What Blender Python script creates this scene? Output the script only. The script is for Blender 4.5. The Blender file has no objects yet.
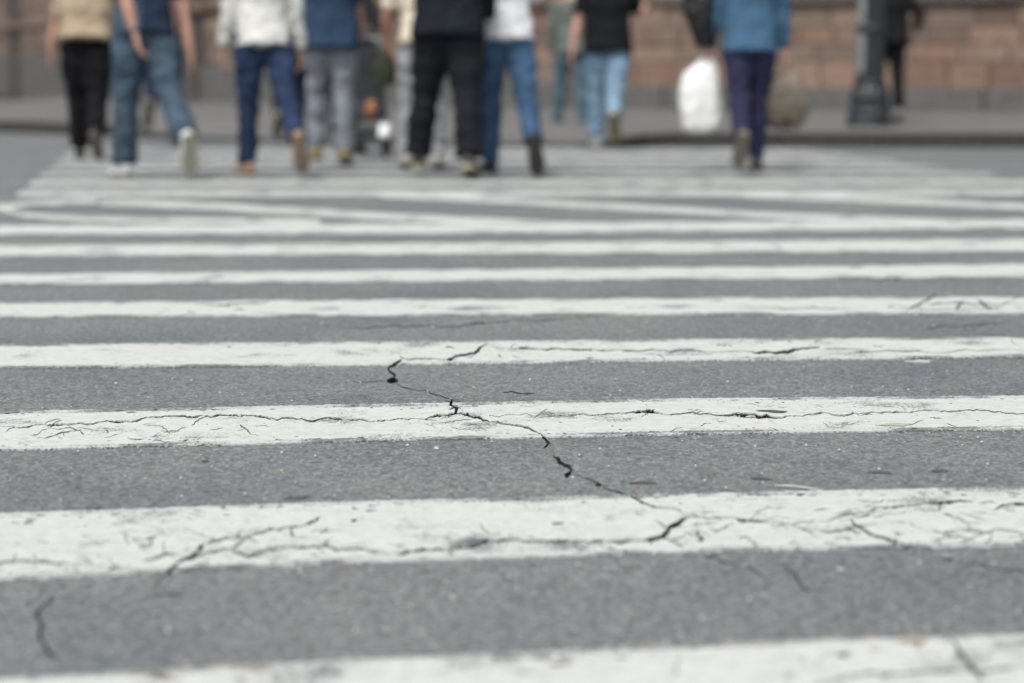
import bpy, bmesh, math, random
from mathutils import Vector, Matrix, noise
from mathutils.geometry import delaunay_2d_cdt

R = math.radians
random.seed(7)
scene = bpy.context.scene
COL = scene.collection

# ------------------------------------------------------------------ camera
CAM_H = 0.74
FPX = 2050.0
W, H = 1024.0, 683.0
HORIZON = 68.0
PITCH = math.atan((H / 2 - HORIZON) / FPX)
cam_data = bpy.data.cameras.new("camera")
cam_data.sensor_width = 36.0
cam_data.lens = 36.0 * FPX / W
cam_data.clip_start = 0.05
cam_data.clip_end = 2000
cam_data.dof.use_dof = True
cam_data.dof.focus_distance = 4.35
cam_data.dof.aperture_fstop = cam_data.lens / 34.0
cam = bpy.data.objects.new("camera", cam_data)
COL.objects.link(cam)
cam.location = (0, 0, CAM_H)
cam.rotation_euler = (math.pi / 2 - PITCH, 0, 0)
scene.camera = cam

# ------------------------------------------------------------------ sky, sun, exposure
SUN_EL, SUN_AZ = R(58), R(205)          # azimuth clockwise from +Y
world = bpy.data.worlds.new("World")
scene.world = world
world.use_nodes = True
wn, wl = world.node_tree.nodes, world.node_tree.links
bg = wn["Background"]
sky = wn.new("ShaderNodeTexSky")
sky.sky_type = 'NISHITA'
sky.sun_disc = False
sky.sun_elevation = SUN_EL
sky.sun_rotation = SUN_AZ
sky.dust_density = 4.0
hs = wn.new("ShaderNodeHueSaturation")
hs.inputs['Saturation'].default_value = 0.28      # overcast: the blue is veiled
wl.new(sky.outputs[0], hs.inputs['Color'])
wl.new(hs.outputs[0], bg.inputs['Color'])
bg.inputs['Strength'].default_value = 0.15
sun_d = bpy.data.lights.new("sun", 'SUN')
sun_d.energy = 1.5
sun_d.angle = R(18)
sun_d.color = (1.0, 0.97, 0.92)
sun = bpy.data.objects.new("sun", sun_d)
COL.objects.link(sun)
sdir = Vector((math.sin(SUN_AZ) * math.cos(SUN_EL), math.cos(SUN_AZ) * math.cos(SUN_EL), math.sin(SUN_EL)))
sun.rotation_euler = sdir.to_track_quat('Z', 'Y').to_euler()
vs = scene.view_settings
vs.view_transform = 'Standard'
vs.look = 'None'
vs.gamma = 1.0
vs.exposure = 0.45
scene.cycles.use_denoising = True
scene.cycles.max_bounces = 6

# ------------------------------------------------------------------ helpers
def at(px, py, z=0.0):
    """the point at height z that the photograph shows at this pixel"""
    xc, yc = (px - W / 2) / FPX, (H / 2 - py) / FPX
    c, s = math.cos(PITCH), math.sin(PITCH)
    d = Vector((xc, c + yc * s, -s + yc * c))
    t = (z - CAM_H) / d.z
    return Vector((d.x * t, d.y * t, z))

def put(o, parent=None):
    COL.objects.link(o)
    if parent is not None:
        o.parent = parent
    return o

def tag(o, label=None, cat=None, group=None, kind=None):
    if label: o["label"] = label
    if cat: o["category"] = cat
    if group: o["group"] = group
    if kind: o["kind"] = kind
    return o

def empty(name, loc=(0, 0, 0), rz=0.0):
    o = bpy.data.objects.new(name, None)
    o.location = loc
    o.rotation_euler = (0, 0, rz)
    o.empty_display_size = 0.2
    return put(o)

def mesh_obj(name, V, F, mat, parent=None, smooth=False):
    me = bpy.data.meshes.new(name)
    me.from_pydata([tuple(v) for v in V], [], F)
    me.update()
    if mat is not None:
        for m in (mat if isinstance(mat, (list, tuple)) else [mat]):
            me.materials.append(m)
    if smooth:
        me.polygons.foreach_set("use_smooth", [True] * len(me.polygons))
    return put(bpy.data.objects.new(name, me), parent)

class Geo:
    def __init__(self):
        self.V, self.F = [], []
    def ring_loft(self, rings, cap=True, close=False):
        b = len(self.V)
        n = len(rings[0])
        for r in rings:
            self.V.extend(Vector(p) for p in r)
        m = len(rings)
        for i in range(m if close else m - 1):
            i2 = (i + 1) % m
            for k in range(n):
                k2 = (k + 1) % n
                self.F.append((b + i * n + k, b + i * n + k2, b + i2 * n + k2, b + i2 * n + k))
        if cap and not close:
            self.F.append(tuple(b + k for k in reversed(range(n))))
            self.F.append(tuple(b + (m - 1) * n + k for k in range(n)))
        return self
    def limb(self, pts, rad, side=Vector((1, 0, 0)), n=14, p=2.0, cap=True):
        """tapered tube; rad: list of r or (r_side, r_other); p: superellipse power"""
        pts = [Vector(q) for q in pts]
        rings = []
        for i, q in enumerate(pts):
            t = (pts[min(i + 1, len(pts) - 1)] - pts[max(i - 1, 0)]).normalized()
            u = side - t * side.dot(t)
            if u.length < 1e-4:
                u = Vector((0, 1, 0)) - t * t.y
            u.normalize()
            w = t.cross(u)
            r = rad[i]
            ru, rw = (r if isinstance(r, (tuple, list)) else (r, r))
            ring = []
            for k in range(n):
                a = 2 * math.pi * k / n
                ca, sa = math.cos(a), math.sin(a)
                ca = math.copysign(abs(ca) ** (2 / p), ca)
                sa = math.copysign(abs(sa) ** (2 / p), sa)
                ring.append(q + u * ru * ca + w * rw * sa)
            rings.append(ring)
        return self.ring_loft(rings, cap)
    def box(self, c, s, rz=0.0, top=1.0):
        c = Vector(c); b = len(self.V)
        m = Matrix.Rotation(rz, 3, 'Z')
        for z in (-1, 1):
            k = top if z > 0 else 1.0
            for x, y in ((-1, -1), (1, -1), (1, 1), (-1, 1)):
                self.V.append(c + m @ Vector((x * s[0] * k / 2, y * s[1] * k / 2, z * s[2] / 2)))
        for f in ((3, 2, 1, 0), (4, 5, 6, 7), (0, 1, 5, 4), (1, 2, 6, 5), (2, 3, 7, 6), (3, 0, 4, 7)):
            self.F.append(tuple(b + i for i in f))
        return self
    def lathe(self, prof, c=(0, 0, 0), n=24, flute=0.0, nf=0):
        c = Vector(c)
        rings = []
        for r, z in prof:
            rings.append([c + Vector((math.cos(2 * math.pi * k / n), math.sin(2 * math.pi * k / n), 0))
                          * (r * (1 - (flute if (nf and k % (n // nf) == 0) else 0))) + Vector((0, 0, z)) for k in range(n)])
        return self.ring_loft(rings)
    def build(self, name, mat, parent=None, smooth=False):
        return mesh_obj(name, self.V, self.F, mat, parent, smooth)

def bevel(o, w=0.01, seg=2):
    bm = bmesh.new(); bm.from_mesh(o.data)
    bmesh.ops.bevel(bm, geom=bm.edges[:], offset=w, segments=seg, affect='EDGES', profile=0.5, clamp_overlap=True)
    bm.to_mesh(o.data); bm.free()
    return o

def remeshed(geo, voxel, smooth_it=3, decimate=None):
    me = bpy.data.meshes.new("work")
    me.from_pydata([tuple(v) for v in geo.V], [], geo.F)
    o = bpy.data.objects.new("work", me)
    COL.objects.link(o)
    m = o.modifiers.new("r", 'REMESH'); m.mode = 'VOXEL'; m.voxel_size = voxel
    if smooth_it:
        s = o.modifiers.new("s", 'SMOOTH'); s.iterations = smooth_it; s.factor = 0.5
    if decimate:
        d = o.modifiers.new("d", 'DECIMATE'); d.ratio = decimate
    dg = bpy.context.evaluated_depsgraph_get()
    out = bpy.data.meshes.new_from_object(o.evaluated_get(dg))
    bpy.data.objects.remove(o); bpy.data.meshes.remove(me)
    out.polygons.foreach_set("use_smooth", [True] * len(out.polygons))
    return out

# ------------------------------------------------------------------ materials
def new_mat(name):
    m = bpy.data.materials.new(name); m.use_nodes = True
    nt = m.node_tree
    return m, nt.nodes, nt.links, nt.nodes["Principled BSDF"]

def ramp(n, l, src, stops):
    r = n.new("ShaderNodeValToRGB")
    els = r.color_ramp.elements
    while len(els) < len(stops): els.new(0.5)
    for e, (p, c) in zip(els, stops):
        e.position = p
        e.color = (c[0], c[1], c[2], 1) if isinstance(c, (tuple, list)) else (c, c, c, 1)
    l.new(src, r.inputs[0])
    return r.outputs[0]

def noise_n(n, l, co, scale, detail=3.0, rough=0.55):
    t = n.new("ShaderNodeTexNoise")
    t.inputs['Scale'].default_value = scale
    t.inputs['Detail'].default_value = detail
    t.inputs['Roughness'].default_value = rough
    l.new(co, t.inputs['Vector'])
    return t

def mixc(n, l, a, b, fac, mode='MIX'):
    m = n.new("ShaderNodeMix"); m.data_type = 'RGBA'; m.blend_type = mode
    for s, v in ((m.inputs[6], a), (m.inputs[7], b), (m.inputs[0], fac)):
        if isinstance(v, (int, float)): s.default_value = v
        elif isinstance(v, tuple): s.default_value = (v[0], v[1], v[2], 1)
        else: l.new(v, s)
    return m.outputs[2]

def asphalt_colour(n, l, co):
    def cells(scale):
        v = n.new("ShaderNodeTexVoronoi"); v.inputs['Scale'].default_value = scale
        l.new(co, v.inputs['Vector'])
        q = n.new("ShaderNodeSeparateColor"); l.new(v.outputs['Color'], q.inputs[0])
        return q.outputs[0], q.outputs[1]
    c1, h1 = cells(125); c2, h2 = cells(230)
    f1 = noise_n(n, l, co, 120, 3, 0.7).outputs[0]
    def mixf(x, y, k):
        fm = n.new("ShaderNodeMix"); fm.data_type = 'FLOAT'; fm.inputs[0].default_value = k
        l.new(x, fm.inputs[2]); l.new(y, fm.inputs[3]); return fm.outputs[0]
    fine = mixf(mixf(c1, c2, 0.42), f1, 0.30)
    c = ramp(n, l, fine, [(0.16, (0.060, 0.067, 0.069)), (0.50, (0.124, 0.1355, 0.138)), (0.86, (0.245, 0.257, 0.253))])
    tint = ramp(n, l, h1, [(0.0, (0.95, 1.0, 1.04)), (0.6, (1.0, 1.0, 1.0)), (1.0, (1.08, 1.0, 0.93))])
    c = mixc(n, l, c, tint, 1.0, 'MULTIPLY')
    vor = n.new("ShaderNodeTexVoronoi"); vor.inputs['Scale'].default_value = 130
    l.new(co, vor.inputs['Vector'])
    sep = n.new("ShaderNodeSeparateColor"); l.new(vor.outputs['Color'], sep.inputs[0])
    pick = ramp(n, l, sep.outputs[0], [(0.925, 0.0), (0.95, 0.9)])
    near = ramp(n, l, vor.outputs['Distance'], [(0.25, 1.0), (0.55, 0.0)])
    mul = n.new("ShaderNodeMath"); mul.operation = 'MULTIPLY'
    l.new(pick, mul.inputs[0]); l.new(near, mul.inputs[1])
    grit = ramp(n, l, sep.outputs[1], [(0.0, (0.24, 0.25, 0.25)), (0.7, (0.34, 0.34, 0.33)), (0.97, (0.30, 0.25, 0.18)), (1.0, (0.36, 0.25, 0.14))])
    c = mixc(n, l, c, grit, mul.outputs[0])
    # dark open pores
    vor2 = n.new("ShaderNodeTexVoronoi"); vor2.inputs['Scale'].default_value = 75
    l.new(co, vor2.inputs['Vector'])
    sep2 = n.new("ShaderNodeSeparateColor"); l.new(vor2.outputs['Color'], sep2.inputs[0])
    pick2 = ramp(n, l, sep2.outputs[0], [(0.91, 0.0), (0.95, 0.8)])
    near2 = ramp(n, l, vor2.outputs['Distance'], [(0.2, 1.0), (0.5, 0.0)])
    mul2 = n.new("ShaderNodeMath"); mul2.operation = 'MULTIPLY'
    l.new(pick2, mul2.inputs[0]); l.new(near2, mul2.inputs[1])
    c = mixc(n, l, c, (0.022, 0.023, 0.025), mul2.outputs[0])
    blot = noise_n(n, l, co, 1.3, 6, 0.62).outputs[0]
    c = mixc(n, l, c, ramp(n, l, blot, [(0.32, (0.80, 0.83, 0.86)), (0.68, (1.16, 1.12, 1.08))]), 1.0, 'MULTIPLY')
    h = n.new("ShaderNodeMath"); h.operation = 'ADD'
    l.new(fine, h.inputs[0]); l.new(mul.outputs[0], h.inputs[1])
    return c, h.outputs[0]

def geo_co(n):
    return n.new("ShaderNodeNewGeometry").outputs['Position']

def bump(n, l, b, height, strength, dist):
    bn = n.new("ShaderNodeBump")
    bn.inputs['Strength'].default_value = strength
    bn.inputs['Distance'].default_value = dist
    l.new(height, bn.inputs['Height']); l.new(bn.outputs[0], b.inputs['Normal'])

def mat_asphalt():
    m, n, l, b = new_mat("asphalt")
    c, h = asphalt_colour(n, l, geo_co(n))
    l.new(c, b.inputs['Base Color'])
    b.inputs['Roughness'].default_value = 0.88
    b.inputs['Specular IOR Level'].default_value = 0.35
    bump(n, l, b, h, 0.30, 0.002)
    return m

def mat_paint(name, white, wear, seed):
    m, n, l, b = new_mat(name)
    co = geo_co(n)
    mp = n.new("ShaderNodeMapping"); mp.inputs['Location'].default_value = (seed * 3.1, seed * 1.7, 0)
    l.new(co, mp.inputs[0]); cm = mp.outputs[0]
    asp, h = asphalt_colour(n, l, co)
    big = noise_n(n, l, cm, 5, 5, 0.6).outputs[0]
    dirt = noise_n(n, l, cm, 38, 5, 0.65).outputs[0]
    fine = noise_n(n, l, cm, 190, 3, 0.7).outputs[0]
    c = mixc(n, l, white, tuple(x * y for x, y in zip(white, (0.80, 0.81, 0.80))), ramp(n, l, dirt, [(0.42, 0.0), (0.72, 1.0)]))
    c = mixc(n, l, c, tuple(x * 0.72 for x in white), ramp(n, l, fine, [(0.50, 0.0), (0.78, 0.7)]))
    # streaks of tyre dirt along the traffic
    mp2 = n.new("ShaderNodeMapping"); mp2.inputs['Scale'].default_value = (2.0, 26, 1); l.new(co, mp2.inputs[0])
    st = noise_n(n, l, mp2.outputs[0], 1.0, 4, 0.6).outputs[0]
    c = mixc(n, l, c, tuple(x * 0.80 for x in white), ramp(n, l, st, [(0.52, 0.0), (0.75, 0.75)]))
    # worn through to the asphalt
    a = n.new("ShaderNodeMath"); a.operation = 'MULTIPLY_ADD'
    l.new(fine, a.inputs[0]); a.inputs[1].default_value = 0.60; l.new(big, a.inputs[2])
    worn = ramp(n, l, a.outputs[0], [(wear, 0.0), (wear + 0.05, 0.92)])
    c = mixc(n, l, c, asp, worn)
    l.new(c, b.inputs['Base Color'])
    b.inputs['Roughness'].default_value = 0.7
    b.inputs['Specular IOR Level'].default_value = 0.3
    bump(n, l, b, h, 0.30, 0.0015)
    return m

def mat_simple(name, col, rough=0.8, var=0.18, scale=20.0, bstr=0.0, bdist=0.002, spec=0.3, metal=0.0):
    m, n, l, b = new_mat(name)
    tc = n.new("ShaderNodeTexCoord").outputs['Object']
    t = noise_n(n, l, tc, scale, 5, 0.6).outputs[0]
    c = ramp(n, l, t, [(0.3, tuple(x * (1 - var) for x in col)), (0.7, tuple(min(1, x * (1 + var)) for x in col))])
    l.new(c, b.inputs['Base Color'])
    b.inputs['Roughness'].default_value = rough
    b.inputs['Specular IOR Level'].default_value = spec
    b.inputs['Metallic'].default_value = metal
    if bstr: bump(n, l, b, t, bstr, bdist)
    return m

def mat_stone():
    m, n, l, b = new_mat("tuff_stone")
    oi = n.new("ShaderNodeObjectInfo")
    tc = n.new("ShaderNodeTexCoord").outputs['Object']
    c = ramp(n, l, oi.outputs['Random'], [(0.0, (0.220, 0.142, 0.104)), (0.18, (0.125, 0.076, 0.060)), (0.36, (0.178, 0.140, 0.112)),
             (0.56, (0.250, 0.172, 0.128)), (0.76, (0.145, 0.112, 0.095)), (1.0, (0.235, 0.156, 0.117))])
    g = noise_n(n, l, tc, 9, 6, 0.65).outputs[0]
    c = mixc(n, l, c, ramp(n, l, g, [(0.3, 0.75), (0.7, 1.15)]), 1.0, 'MULTIPLY')
    l.new(c, b.inputs['Base Color'])
    b.inputs['Roughness'].default_value = 0.9
    bump(n, l, b, g, 0.5, 0.01)
    return m

def mat_cloth(name, col, denim=False, rough=0.9):
    m, n, l, b = new_mat(name)
    tc = n.new("ShaderNodeTexCoord").outputs['Object']
    g = noise_n(n, l, tc, 7, 4, 0.6).outputs[0]
    lo, hi = ((0.65, 1.45) if denim else (0.85, 1.15))
    c = ramp(n, l, g, [(0.32, tuple(x * lo for x in col)), (0.68, tuple(min(0.9, x * hi) for x in col))])
    weave = noise_n(n, l, tc, 260, 2, 0.5).outputs[0]
    c = mixc(n, l, c, ramp(n, l, weave, [(0.35, 0.82), (0.65, 1.1)]), 1.0, 'MULTIPLY')
    l.new(c, b.inputs['Base Color'])
    b.inputs['Roughness'].default_value = rough
    b.inputs['Specular IOR Level'].default_value = 0.12
    b.inputs['Sheen Weight'].default_value = 0.0
    wr = noise_n(n, l, tc, 22, 4, 0.6).outputs[0]
    bump(n, l, b, wr, 0.5, 0.02)
    return m

def mat_skin(name, col):
    m, n, l, b = new_mat(name)
    tc = n.new("ShaderNodeTexCoord").outputs['Object']
    g = noise_n(n, l, tc, 14, 4, 0.6).outputs[0]
    c = ramp(n, l, g, [(0.3, tuple(x * 0.88 for x in col)), (0.7, (min(1, col[0] * 1.1), col[1] * 1.02, col[2]))])
    l.new(c, b.inputs['Base Color'])
    b.inputs['Roughness'].default_value = 0.55
    b.inputs['Subsurface Weight'].default_value = 0.08
    b.inputs['Subsurface Radius'].default_value = (0.01, 0.004, 0.002)
    return m

M = {}
M['asphalt'] = mat_asphalt()
M['paint'] = mat_paint("road_paint", (0.500, 0.511, 0.486), 0.905, 0)
M['paint_edge'] = mat_paint("frayed_paint", (0.47, 0.488, 0.475), 0.79, 3)
M['paint_far'] = mat_paint("road_paint_trodden", (0.40, 0.41, 0.405), 0.83, 2)
M['paint_hatch'] = mat_paint("road_paint_hatching", (0.50, 0.511, 0.49), 0.86, 4)
M['paint_yellow'] = mat_paint("old_yellow_paint", (0.33, 0.26, 0.16), 0.74, 5)
M['grime'] = mat_simple("crack_grime", (0.030, 0.027, 0.024), 0.95, 0.4, 90, 0.6, 0.004)
M['kerb'] = mat_simple("kerb_stone", (0.040, 0.037, 0.035), 0.9, 0.3, 12, 0.4, 0.006)
M['pave'] = mat_simple("pavement", (0.128, 0.125, 0.121), 0.9, 0.22, 1.5, 0.3, 0.004)
M['earth'] = mat_simple("bare_ground", (0.09, 0.085, 0.08), 0.95, 0.3, 0.5)
M['stone'] = mat_stone()
M['wall'] = mat_simple("mortar", (0.085, 0.062, 0.054), 0.95, 0.2, 6)
M['plinth'] = mat_simple("basalt_plinth", (0.105, 0.105, 0.10), 0.85, 0.2, 6, 0.4, 0.006)
M['pilaster'] = mat_simple("dark_stone", (0.085, 0.078, 0.072), 0.85, 0.2, 6, 0.4, 0.006)
M['iron'] = mat_simple("painted_iron", (0.026, 0.031, 0.034), 0.42, 0.3, 14, 0.3, 0.003, 0.5, 0.3)
M['iron_highlight'] = mat_simple("iron_highlight_pale", (0.20, 0.225, 0.235), 0.5, 0.25, 10, 0.3, 0.003, 0.5, 0.2)  # pale tone standing in for the highlight on the post
M['glass'] = mat_simple("lantern_glass", (0.6, 0.6, 0.55), 0.2, 0.05, 4)
M['pebble'] = mat_simple("pebble", (0.40, 0.40, 0.38), 0.9, 0.4, 60)
M['scrap'] = mat_simple("white_scrap", (0.40, 0.41, 0.40), 0.8, 0.1, 60)
M['leafbit'] = mat_simple("dry_leaf", (0.27, 0.19, 0.10), 0.85, 0.3, 60)
M['darkbit'] = mat_simple("dark_spot", (0.066, 0.067, 0.066), 0.8, 0.3, 60)
M['rubber'] = mat_simple("rubber", (0.025, 0.025, 0.026), 0.75, 0.2, 30)
M['steel'] = mat_simple("grey_tube", (0.30, 0.31, 0.31), 0.4, 0.1, 20, spec=0.5, metal=0.4)

# ------------------------------------------------------------------ stripe edges, as traced
def lerp_line(pts, x):
    if x <= pts[0][0]: a, b = pts[0], pts[1]
    elif x >= pts[-1][0]: a, b = pts[-2], pts[-1]
    else:
        for a, b in zip(pts, pts[1:]):
            if a[0] <= x <= b[0]: break
    return a[1] + (b[1] - a[1]) * (x - a[0]) / (b[0] - a[0])

STR = [
 ([(0,683),(342,665),(684,648.5),(1024,638.5)], [(0,805),(342,780),(684,760),(1024,748)], 'paint', 1.4, 90, 2.2),
 ([(0,516.7),(342,505),(684,497),(1024,489.5)], [(0,580),(342,562.5),(684,552),(1024,545.5)], 'paint', 1.1, 420, 1.6),
 ([(0,414),(342,407.3),(684,401),(1024,398)], [(0,450),(342,441.5),(684,434),(1024,429)], 'paint', 0.9, 380, 1.7),
 ([(0,346.7),(342,344),(684,341.5),(1024,339)], [(0,368.4),(342,365.5),(684,360.5),(1024,357.5)], 'paint', 0.7, 260, 1.9),
 ([(0,304),(512,300),(1024,298)], [(0,317),(512,315),(1024,313.5)], 'paint', 0.5, 160, 2.0),
 ([(0,275.5),(512,270),(1024,265)], [(0,284.5),(512,280.5),(1024,277)], 'paint', 0.35, 30, 1.6),
 ([(0,246),(512,243.5),(1024,240)], [(0,256),(512,254),(1024,251)], 'paint', 0.3, 20, 1.6),
 ([(0,226),(512,224),(1024,220)], [(0,234.5),(512,233),(1024,228)], 'paint', 0.3, 12, 1.6),
]

# ------------------------------------------------------------------ cracks (traced, then laid on the road)
CR = []   # (points in photo pixels, width in pixels)
def crack(w, *p): CR.append((p, w))
crack(2.0, (488,345),(479,350),(474,354.4),(455.5,357.4),(445.5,361))
crack(0.8, (445.5,361),(435.5,360),(409,361),(404,360),(399.5,357))
crack(2.2, (402,361),(389,367),(388,370),(395.5,375),(393,379),(389,381))
crack(5.0, (387,381),(392,380.5),(398,381))
crack(0.6, (352,382),(389,381))
crack(1.0, (397,383.5),(409,388.5),(429,391),(439,395),(450.5,399.5),(459,399.5))
crack(2.6, (452,399),(450.5,406),(457,410),(454,415.5)); crack(1.0, (446,400),(452,403),(461,401)); crack(1.0, (449,411),(457,408),(463,413))
crack(1.2, (-20,427),(0,427.5),(13,427.5),(20,429.5),(37,426),(67,426),(87,426),(117,423.5),(137,422.5),(147,419),(170,417.5),(210,418.5),(234,417),(254,417),(267,419),(287,419.5),(307,422),(342,421),(362,421),(379,422),(402,420),(425,421))
crack(2.4, (425,421),(432,418.5),(455.5,415),(479,418.5),(489,423.5))
crack(1.2, (489,423.5),(506,426),(529,429.5),(542,436))
crack(2.4, (541,436),(545,439),(549,443.5),(543,448.6)); crack(1.2, (545,442),(552,444))
crack(2.8, (553,455),(558,459),(562,464),(572,470)); crack(1.2, (556,463),(562,462)); crack(1.2, (566,464),(573,466))
crack(3.4, (572,469),(569,473),(566,478)); crack(1.5, (563,474),(572,475))
crack(1.4, (572,472),(576,475),(599,483.5),(609,490),(629,496),(639,502),(659,509),(684,514))
crack(3.0, (595,484),(601,486))
crack(0.9, (67,426),(80,432),(84,436))
crack(0.8, (37,439),(60,434.5),(82,431)); crack(0.8, (147,427),(162,428),(171,436)); crack(0.9, (240,426),(247,431),(251,436))
crack(1.0, (489,417),(529,416),(576,416),(632.6,413.5),(656,414),(684,415),(717,417),(744,419),(783.6,419),(803.5,417.6),(817,415),(850,416),(870,414),(916,413),(966,411.6),(1024,415),(1050,416))
crack(1.6, (632,413.5),(656,414)); crack(1.6, (717,417),(783,419))
crack(0.7, (488,345),(509,350.7),(529,350),(576,351),(596,351),(629,351.7),(676,351.7),(684,352),(750,353))
crack(1.3, (750,353),(777,354),(797,350.5),(820,347.5))
crack(0.5, (820,353),(930,354),(1024,352))
crack(1.3, (-20,564),(0,565),(13,563.5),(33,563.5),(67,566)); crack(0.9, (12,563.5),(17,556)); crack(1.2, (144,562),(167,556),(180,556))
crack(1.6, (157,583.5),(167,573.5),(187,560),(199,553.5))
crack(3.2, (199,553.5),(202,546))
crack(1.9, (202,546),(227,539.5),(247,539.5),(257,535),(290.6,529.4),(305.6,526.8))
crack(3.0, (305.6,526.8),(319,519.4))
crack(1.3, (247,539.5),(230.5,551),(214,554),(187,560)); crack(1.0, (247,539.5),(259,545)); crack(2.2, (291,530),(294,538.5)); crack(1.4, (230.5,551),(249,559.5),(257,556))
crack(1.3, (249,558),(277,550),(290.6,548.5),(324,547.5),(342,551),(365,551),(392,556)); crack(1.6, (324,547.5),(329,541))
crack(1.6, (392,556),(409,553.5),(449,551)); crack(2.4, (449,551),(469,548.5),(482,547)); crack(1.3, (482,547),(489,539.5))
crack(1.4, (449,551),(452,556)); crack(1.8, (482,547),(509,542),(542,543),(586,544),(619,544.5),(642.6,542.5))
crack(3.0, (642.6,542.5),(662.6,538.5),(671,528.4),(684,520),(688,518)); crack(1.2, (662.6,538.5),(684,548.5))
crack(0.9, (684,520),(715,519),(734,519)); crack(1.9, (734,519),(747,523),(770,525)); crack(0.9, (770,525),(793.6,527),(815,522)); crack(1.4, (697,532),(703,540),(700,545))
crack(0.8, (715,535),(728,528)); crack(1.0, (827,524),(853,515),(876.5,510),(900,508),(923,505)); crack(1.5, (923,505),(945,504),(973,504)); crack(1.4, (1012,506),(1030,506))
crack(0.9, (820,534),(850,530),(856,537)); crack(2.0, (850,521.5),(856.6,528),(870,536.4),(893,542.4)); crack(1.1, (893,542.4),(913,548))
crack(0.8, (925,533),(963,533),(983,535),(1003,531.5),(1030,536)); crack(0.8, (930,541),(960,538),(975,544))
crack(1.3, (963,565),(990,568),(1030,571.5)); crack(1.4, (941,559),(954,561))
crack(2.0, (48,596),(55,601)); crack(2.4, (55,601),(42,607),(37,613),(41,622),(39,631),(42,642),(48,652),(60,664)); crack(2.0, (60,586),(66,588)); crack(1.4, (152,592),(172,594),(183,597))
crack(1.5, (780,563),(790,570),(810,590)); crack(1.2, (700,557),(740,566),(765,573))
crack(2.2, (950,640),(960,656),(976,674),(985,683)); crack(2.0, (800,690),(850,678),(905,676),(976,674),(1030,668))
crack(0.6, (195,306),(230,305),(270,302.5)); crack(0.5, (732,307.5),(802,309),(852,309)); crack(0.9, (907,311),(927,301),(937,292.5)); crack(1.0, (977,300),(994.5,310)); crack(0.7, (955,311),(963,302)); crack(0.5, (915,305),(960,304),(1024,307))
crack(0.6, (925,329),(952,327.5),(1012,322)); crack(0.7, (342,328),(385,327),(459,327),(482,323),(529,321),(600,318)); crack(0.4, (505,391),(535,393)); crack(1.3, (503,392.5),(535,393)); crack(0.5, (460,325),(485,322))
crack(0.6, (870,282),(905,277)); crack(0.5, (772,243),(782,251)); crack(0.6, (850,268),(866,267))

def on_paint(p):
    return any(lerp_line(t, p[0]) - 1 < p[1] < lerp_line(b, p[0]) + 1 for t, b, *_ in STR)

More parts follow.
